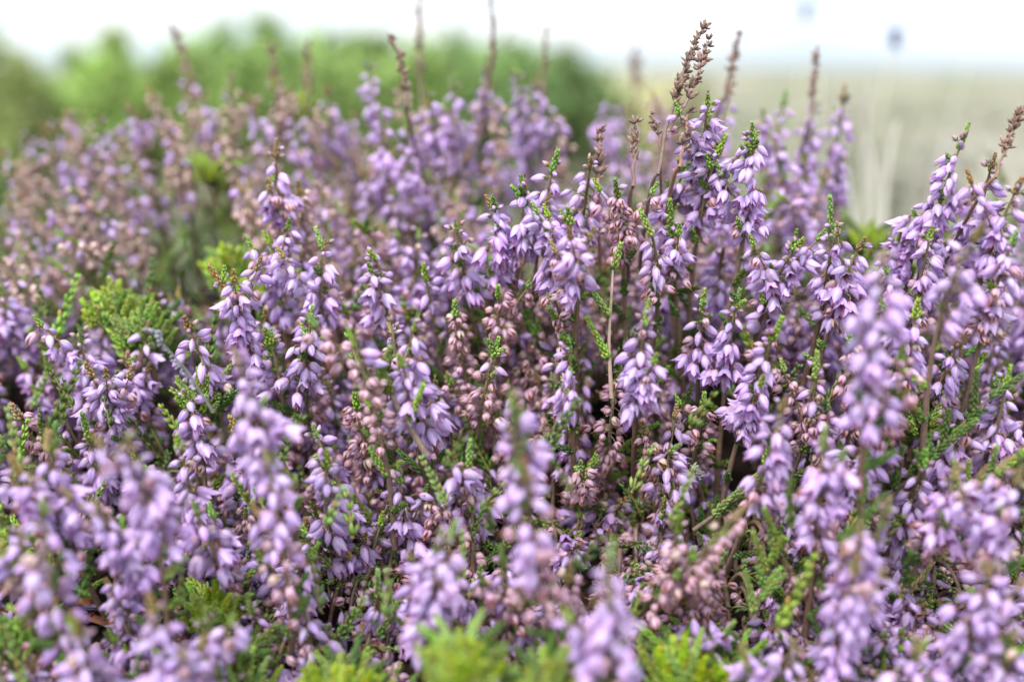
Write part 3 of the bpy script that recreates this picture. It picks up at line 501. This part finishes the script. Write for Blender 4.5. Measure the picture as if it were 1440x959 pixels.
# ------------------------------------------------------------------ yellow-green leafy tufts
def tuft(px, py, d, wpx, label, n=9, kind='slime', h=.85):
    n = int(n * 2.2)
    T = at(px, py, d); B = T.copy(); wm = wpx / FPX * d * D; B[2] = max(B[2] - 1.3 * wm - .006, float(terrain(B[0], B[1]))); B[1] += .006; o = empty('leafy_tuft', B, label, 'leafy tuft', 'yellow-green leafy tufts'); rq = random.Random(int(px + py))
    mb = MB(); tube(mb, [(0, 0, 0), (0, -.002, (T[2] - B[2]) * .6), tuple(T - B - np.array([0, 0, .004]))], [.7 * mm, .5 * mm, .35 * mm], (.2, .14, .08)); part('stem', to_mesh('stem', mb.done()), o)
    for i in range(n):
        r_ = math.sqrt((i + .3) / n); a = i * 2.4; p = np.array([math.cos(a) * r_ * wm * .42, math.sin(a) * r_ * wm * .42, -abs(r_) ** 2 * wm * .5 - .004]) + T - B
        part('leafy_shoot', LIBM[kind if rq.random() < .8 else 'sgreen', rq.choice([0, 0, 1, 2])], o, frame(p, (math.cos(a) * r_ * .75 + rq.uniform(-.2, .2), math.sin(a) * r_ * .75, 1), 0, h * rq.uniform(.75, 1.15)))
    for i in range(n // 2):
        a = i * 2.4 + 1; part('leafy_shoot', LIBM[rq.choice(['sgreen', 'sdeep']), 2], o, frame(np.array([0, 0, (T[2] - B[2]) * rq.uniform(.2, .7)]), (math.cos(a), math.sin(a), .8), 0, 1.2))
    return o
tuft(160, 402, 1.10, 75, 'bright yellow-green leafy tuft at left among soft lilac bells', 18)
tuft(200, 430, 1.08, 70, 'darker half of the yellow-green tuft at left, behind the grey twig', 16, 'sgreen')
tuft(325, 352, 1.16, 62, 'bright blurred yellow-green tuft right of the left one', 16)
tuft(345, 390, 1.14, 60, 'lower blurred green tuft beside the sharp lilac spike, left of centre', 14)
tuft(430, 135, 1.35, 42, 'small blurred green tuft high in front of the green shrubs', 9)
tuft(292, 222, 1.3, 35, 'faint green tuft among beige bells, upper left', 8)
tuft(648, 905, .78, 85, 'big blurred lime tuft at the bottom edge left of centre', 20)
tuft(768, 935, .80, 70, 'blurred lime tuft at the bottom edge in the middle', 14)
tuft(480, 938, .86, 95, 'lime leafy tuft at the bottom edge, between big tuft and corner', 20)
tuft(325, 918, .90, 95, 'fresh green leafy tuft near the bottom left', 20, 'sgreen')
tuft(960, 905, .88, 85, 'bright green tuft at the bottom edge right of centre', 18)
tuft(1040, 940, .88, 50, 'small green tuft at the bottom edge beside the bright one', 10)
tuft(15, 745, .95, 60, 'lime leafy tuft at the left edge, low down', 12)
tuft(75, 775, .97, 55, 'lime shoots just above the reddish bark at lower left', 9)
tuft(20, 870, .9, 60, 'green tuft at the lower left corner', 10, 'sgreen')
tuft(300, 830, .93, 60, 'pale green spiky tuft among blurred bells, lower left', 12)
tuft(1225, 315, 1.25, 40, 'faint green tuft by the notch of pale field at right', 8)
tuft(1300, 560, 1.0, 50, 'green leafy tuft in the middle of the right side', 10, 'sgreen')
tuft(1240, 930, .93, 70, 'dark green tuft at the bottom right edge', 12, 'sgreen')
tuft(1400, 930, .93, 70, 'dark green tuft in the bottom right corner', 12, 'sdeep')
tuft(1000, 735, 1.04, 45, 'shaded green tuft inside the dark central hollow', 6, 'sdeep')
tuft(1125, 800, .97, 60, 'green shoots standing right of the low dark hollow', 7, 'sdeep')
tuft(280, 540, 1.0, 40, 'small green tuft right below the grey lichened twig', 8, 'sgreen')

# ------------------------------------------------------------------ bark chips, dried flower head, fluff
BARK = plant_mat('bark_chip', 0, .85, hue=.01, val=(.7, 1.3), spec=.15, nscale=400, namp=.5)
rq = random.Random(9); where = ['under the loose bells at the far lower left', 'lying flat beside the left edge, low down', 'topmost of the bark at lower left', 'poking out below the pale bells at lower left',
 'under the green tuft in the lower left corner', 'rightmost of the lower left bark pieces', 'small one between two larger bark pieces', 'broad one furthest back in the lower left bark patch', 'tilted one at the front of the bark patch']
for i, (px, py) in enumerate([(45, 850), (15, 842), (60, 828), (95, 850), (25, 880), (150, 862), (78, 866), (110, 832), (90, 885)]):
    x_, y_, _ = at(px, py, .97); z_ = float(terrain(x_, y_)); p0 = at(px, py, .97); mb = MB(); ln, wd, th = rq.uniform(7, 12) * mm, rq.uniform(2.5, 4) * mm, rq.uniform(.6, 1.1) * mm
    n = 8; tp = []
    for s_ in (1, -1):
        for k in range(n):
            f = k / (n - 1); ww = wd * (.5 + .5 * math.sin(math.pi * min(max(f, .08), .92))) * rq.uniform(.8, 1.1); y0 = (f - .5) * ln; hz = math.sin(f * 3 + i) * .6 * mm
            tp += [(-ww / 2, y0, hz + s_ * th / 2), (ww / 2, y0 + rq.uniform(-.4, .4) * mm, hz + s_ * th / 2 + rq.uniform(-.2, .2) * mm)]
    f = []
    for k in range(n - 1):
        a = 2 * k; f += [(a, a + 1, a + 3, a + 2), (2 * n + a, 2 * n + a + 2, 2 * n + a + 3, 2 * n + a + 1), (a, a + 2, 2 * n + a + 2, 2 * n + a), (a + 1, 2 * n + a + 1, 2 * n + a + 3, a + 3)]
    f += [(0, 2 * n, 2 * n + 1, 1), (2 * n - 2, 2 * n - 1, 4 * n - 1, 4 * n - 2)]
    mb.add(tp, f, (.21, .075, .045), 0); o = bpy.data.objects.new('bark_chip', to_mesh('bark_chip', mb.done(), mats=[BARK], smooth=False)); COL.objects.link(o)
    o.location = (x_, y_, max(z_ + .002, p0[2] - .002)); o.rotation_euler = (rq.uniform(-.2, .2), rq.uniform(-.25, .25), 1.4 + rq.uniform(-.5, .5))
    o['label'] = 'reddish bark chip, ' + where[i]; o['category'] = 'bark chip'; o['group'] = 'reddish bark chips on the ground'
# dried cream flower head
B = at(1305, 762, .93); o = empty('dried_flower_head', B, 'dried cream and brown flower head with pointed bracts, lower right', 'dried flower')
mb = MB()
for i in range(60):
    a = i * 2.4; r_ = math.sqrt(i / 60); spindle(mb, (0, 0, 0), (math.cos(a) * r_, math.sin(a) * r_ * .6, .9 - .5 * r_), 4.2 * mm, .5 * mm, (.30, .13, .05), mat=2, n=3)
part('bristle_centre', to_mesh('centre', mb.done()), o, frame((0, 0, 0), (-.1, -.6, .9)))
for i in range(9):
    mb = MB(); a = -.7 + i * .32; spindle(mb, (0, 0, 0), (math.cos(a), -.35, math.sin(a)), rq.uniform(4.5, 6.5) * mm, 1.5 * mm, (.62, .46, .28), mat=0, n=6, flat=.35); part('bract', to_mesh('bract', mb.done()), o)
# white fluff
FL = plant_mat('fluff', .3, .8, hue=0, val=(.95, 1.05), spec=.1)
for (px, py, d, lab, sc) in ((712, 700, 1.0, 'tuft of white fluff caught among faded bells right of centre', 1.0), (976, 662, .97, 'tiny curled white petal shred beside the dark hollow', .6)):
    mb = MB()
    for i in range(46):
        p = np.array([rq.gauss(0, 1.1), rq.gauss(0, .8), rq.gauss(0, 1.3)]) * mm * sc; q_ = p + np.array([rq.uniform(-1, 1), rq.uniform(-1, 1), rq.uniform(-1, 1)]) * 1.3 * mm * sc
        tube(mb, [p, (p + q_) / 2 + rq.uniform(-.4, .4) * mm, q_], .07 * mm, (.62, .62, .60), n=3, mat=0)
    o = bpy.data.objects.new('plant_fluff', to_mesh('fluff', mb.done(), mats=[FL])); COL.objects.link(o); o.location = at(px, py, d); o['label'] = lab; o['category'] = 'fluff'

# ------------------------------------------------------------------ background: shrubs, grass stalks
SHR = plant_mat('shrub_leaf', .42, .55, hue=.006, sat=(.95, 1.0), val=(.95, 1.1), nscale=20, namp=.4)
def shrub(px0, px1, topy, dist, label, col, n=4200, spikes=7, seed=0):
    topy += 3; col = tuple(1.5 * c + e_ for c, e_ in zip(col, (.05, .03, .06)))
    rq = random.Random(seed); d = dist / D; cx = (px0 + px1) / 2; A = at(cx, 105, d); wx = (px1 - px0) / FPX * dist / 2; ztop = at(cx, topy, d)[2]
    gz = float(terrain(A[0], A[1])); H = ztop - gz; o = empty('green_shrub', (A[0], A[1], gz), label, 'shrub', 'green shrubs behind the heather')
    mb = MB()
    for k in range(7):
        a = k * .9; tube(mb, [(0, 0, -.005), (math.cos(a) * wx * .3, math.sin(a) * wx * .3, H * .4), (math.cos(a) * wx * .6, math.sin(a) * wx * .6, H * .75)], [.005 * dist, .003 * dist, .0015 * dist], (.12, .08, .05), n=5)
    part('stem', to_mesh('stem', mb.done()), o)
    mb = MB(); lob = [(rq.uniform(-.7, .7), rq.uniform(-.6, .6), rq.uniform(.45, .62), rq.uniform(.28, .42)) for _ in range(9)]; lc = [rq.uniform(.8, 1.35) for _ in range(9)]; sc_ = 1.0
    sp = [(rq.uniform(-.8, .8), rq.uniform(-.4, .4), rq.uniform(.9, 1.1)) for _ in range(spikes)]
    for i in range(n):
        if i % 5 == 0 and sp:
            sx_, sy_, sh = sp[rq.randrange(len(sp))]; sc_ = .8; f = rq.random(); p = np.array([sx_ * wx * .9 + rq.gauss(0, .012) * dist * (1.1 - f), sy_ * wx + rq.gauss(0, .01) * dist, H * (.5 + (sh - .5) * f) * (1 - .25 * sx_ ** 2)])
        else:
            li = rq.randrange(9); sc_ = lc[li]; lx, ly, lz, lr = lob[li]; v = unit(np.array([rq.gauss(0, 1), rq.gauss(0, 1), rq.gauss(0, 1)])) * lr * rq.uniform(.55, 1.05)
            p = np.array([(lx + v[0]) * wx, (ly + v[1]) * wx, max(.02, lz + v[2] * .95) * H * 1.0])
        spindle(mb, p, (rq.uniform(-1, 1), rq.uniform(-1, 1), rq.uniform(.1, 1.6)), rq.uniform(.012, .024) * dist, rq.uniform(.007, .013) * dist, np.array(col) * sc_ * rq.uniform(.75, 1.25), mat=0, n=3, flat=.4)
    part('foliage', to_mesh('foliage', mb.done(), mats=[SHR]), o)
shrub(-260, 130, 64, 1.0, 'soft pale green shrub at the far left against the sky', (.26, .34, .08), seed=1)
shrub(20, 330, 70, 1.12, 'green shrub whose crown dips lowest, second from the left', (.20, .31, .06), seed=2)
shrub(190, 500, 50, 1.25, 'rounded green shrub behind the far left dead spikes', (.20, .31, .06), seed=3)
shrub(400, 660, 46, 1.3, 'green shrub behind the left part of the lilac crown', (.19, .30, .06), seed=4)
shrub(560, 800, 58, 1.4, 'green shrub behind the right part of the lilac crown', (.16, .27, .06), seed=5)
shrub(700, 880, 84, 1.5, 'lower, darker green shrub last in the row beside the pale field', (.14, .23, .05), n=2400, spikes=5, seed=6)
shrub(820, 1010, 112, 1.7, 'low brownish-green shrub where the pale field begins', (.40, .40, .22), n=1600, spikes=2, seed=8)
shrub(-700, -200, 60, 1.1, 'green shrub beyond the left side of the picture', (.20, .28, .06), n=2000, seed=7)
GR = plant_mat('dry_grass', .3, .6, hue=.01, val=(.8, 1.2), nscale=40)
def blade(pts, r, label, col=(.55, .52, .42), head=None):
    P_ = np.array([at(*p) for p in pts]); B = P_[0].copy(); B[2] = float(terrain(B[0], B[1])); o = empty('grass_stalk', B, label, 'grass stalk', 'thin stalks behind the heather')
    Q = curve3(B, P_[1], P_[2], 14); mb = MB(); tube(mb, Q - B, np.linspace(r, r * .5, 14), col, n=5, mat=0); part('stalk', to_mesh('stalk', mb.done(), mats=[GR]), o)
    if head:
        mb = MB(); T = P_[2] - B
        for i in range(14): spindle(mb, T + np.array([0, 0, (i - 7) * head[0] * .055]) , (math.cos(i * 2.4) * .5 + .35, math.sin(i * 2.4) * .5, 1), head[0] * .55, head[1], head[2], mat=0, n=5)
        part('seed_head', to_mesh('seed_head', mb.done(), mats=[GR]), o)
blade([(1235, 420, 2.1), (1236, 200, 2.1), (1257, 58, 2.1)], .0010, 'thin stalk with dark bluish seed head against the white sky', head=(.008, .0042, (.09, .14, .27)))
blade([(1110, 400, 2.9), (1122, 200, 2.9), (1131, 20, 2.9)], .0013, 'faint stalk with small bluish head touching the top edge', head=(.011, .006, (.16, .26, .40)))
blade([(1010, 400, 3.3), (1012, 200, 3.3), (1016, 32, 3.3)], .0008, 'palest stalk with faint head left of the bluish one', head=(.010, .005, (.35, .42, .48)))
blade([(1215, 420, 1.75), (1213, 260, 1.75), (1222, 120, 1.75)], .0013, 'broad pale dry grass blade standing before the field', (.62, .60, .52))
blade([(1222, 420, 1.8), (1228, 280, 1.8), (1216, 180, 1.8)], .0013, 'shorter pale grass blade close beside the broad one', (.62, .60, .52))
blade([(1270, 420, 1.9), (1300, 290, 1.9), (1345, 225, 1.9)], .0009, 'pale grass blade bending right over the field', (.45, .40, .36))
blade([(1205, 420, 2.0), (1195, 270, 2.0), (1180, 150, 2.0)], .0009, 'pale grass blade leaning left behind lilac bells', (.55, .54, .46))
blade([(1290, 420, 2.4), (1330, 200, 2.4), (1392, -10, 2.4)], .0006, 'very faint long stalk curving up to the top right edge', (.55, .54, .5))
for i, (px, top, d_, w_) in enumerate([(1250, 170, 1.6, .0011), (1205, 210, 1.5, .0012), (1320, 240, 1.9, .0010), (1285, 190, 2.2, .0010), (1160, 110, 2.0, .0007), (1380, 200, 2.1, .0010)]):
    blade([(px + 5, 430, d_), (px - 6, 300, d_), (px + (12, -20, 30, 10, -8, 25)[i], top, d_)], w_, ['pale dry blade just right of the broad one', 'short whitish blade at the edge of the lilac bells', 'dry blade bent right in mid-field',
        'thin dry blade in mid-field, left of the bent ones', 'thinnest dry stalk behind the dark upright spike', 'dry blade nearest the right-edge heather'][i], (.60, .58, .52))
# low plants on the field beyond
fg = Mass(); rr = random.Random(21)
for i in range(2600):
    y_ = .62 + rr.random() ** 1.6 * 5; x_ = rr.uniform(-1, 1) * (.35 + y_ * .9)
    s = rr.uniform(.9, 2.6); mb = MB(); c = rr.choice([(.30, .28, .24), (.17, .19, .11), (.12, .17, .06), (.46, .44, .41), (.24, .20, .16)])
    for k in range(6): spindle(mb, (0, 0, 0), (rr.uniform(-1, 1), rr.uniform(-1, 1), rr.uniform(.2, 1)), rr.uniform(.010, .026) * s, .0045 * s, c, mat=1, n=3, flat=.3)
    fg.put(mb.done(), Matrix.Translation((x_, y_, float(terrain(x_, y_)))))
fg.build('ground_cover', 'pale dry grass and low green plants on the open field', 'ground cover')

# ------------------------------------------------------------------ labels of the spikes: what each looks like and what it stands by
MARKS = [('the tall forked dead stalk', 955, 120), ('the grey lichened twig', 250, 510), ('the yellow-green tuft at left', 175, 425), ('the blurred lime tuft, centre left', 335, 370),
 ('the bark chips', 75, 850), ('the bottom lime tuft', 650, 925), ('the dark central hollow', 1010, 650), ('the cream dried flower head', 1310, 750), ('the white fluff', 712, 700),
 ('the pale field notch', 1230, 290), ('the right-edge bare stalk', 1415, 200), ('the big blurred spike', 1240, 450), ('the blurred middle spike', 725, 610), ('the bare slanting twig', 565, 580),
 ('the dark curved dead spike', 560, 100), ('the far left dead spike', 262, 110), ('the straight pale stalk', 860, 470), ('the bottom right corner', 1420, 940), ('the left edge midway', 20, 480),
 ('the left edge, high up', 15, 230), ('the low dark hollow', 1060, 830), ('the bottom green tuft', 325, 930), ('the right edge midway', 1430, 560), ('the tall top-edge spike', 690, 60), ('the soft brown dead spike', 844, 225)]
from collections import defaultdict
bk = defaultdict(list)
for s in SPRIGS:
    x0, y0 = s['px'], s['py']; nm, mx_, my_ = min(MARKS, key=lambda q: (q[1] - x0) ** 2 + (q[2] - y0) ** 2); dx, dy = x0 - mx_, y0 - my_
    dr = ('right of' if dx > 0 else 'left of') if abs(dx) > abs(dy) else ('below' if dy > 0 else 'above'); bk[nm, dr].append((math.hypot(dx, dy), s))
ORD = ['closest', 'second closest', 'third closest', 'fourth closest', 'fifth closest', 'sixth closest', 'seventh closest', 'eighth closest', 'ninth closest', 'tenth closest']
for (nm, dr), v in bk.items():
    for i, (_, s) in enumerate(sorted(v, key=lambda q: q[0])):
        look = {'f': 'lilac', 'm': 'lilac-and-pink', 'o': 'faded brownish-pink', 'b': 'beige'}[s['st']]
        tp = 'green-tipped' if s['tip'][0] == 'green' else 'brown-tipped'; n_ = ORD[min(i, 9)]
        s['o']['label'] = f'{tp} {look} heather spike, {n_} {dr} {nm}'
print('objects', len(bpy.data.objects), 'sprigs', len(SPRIGS))
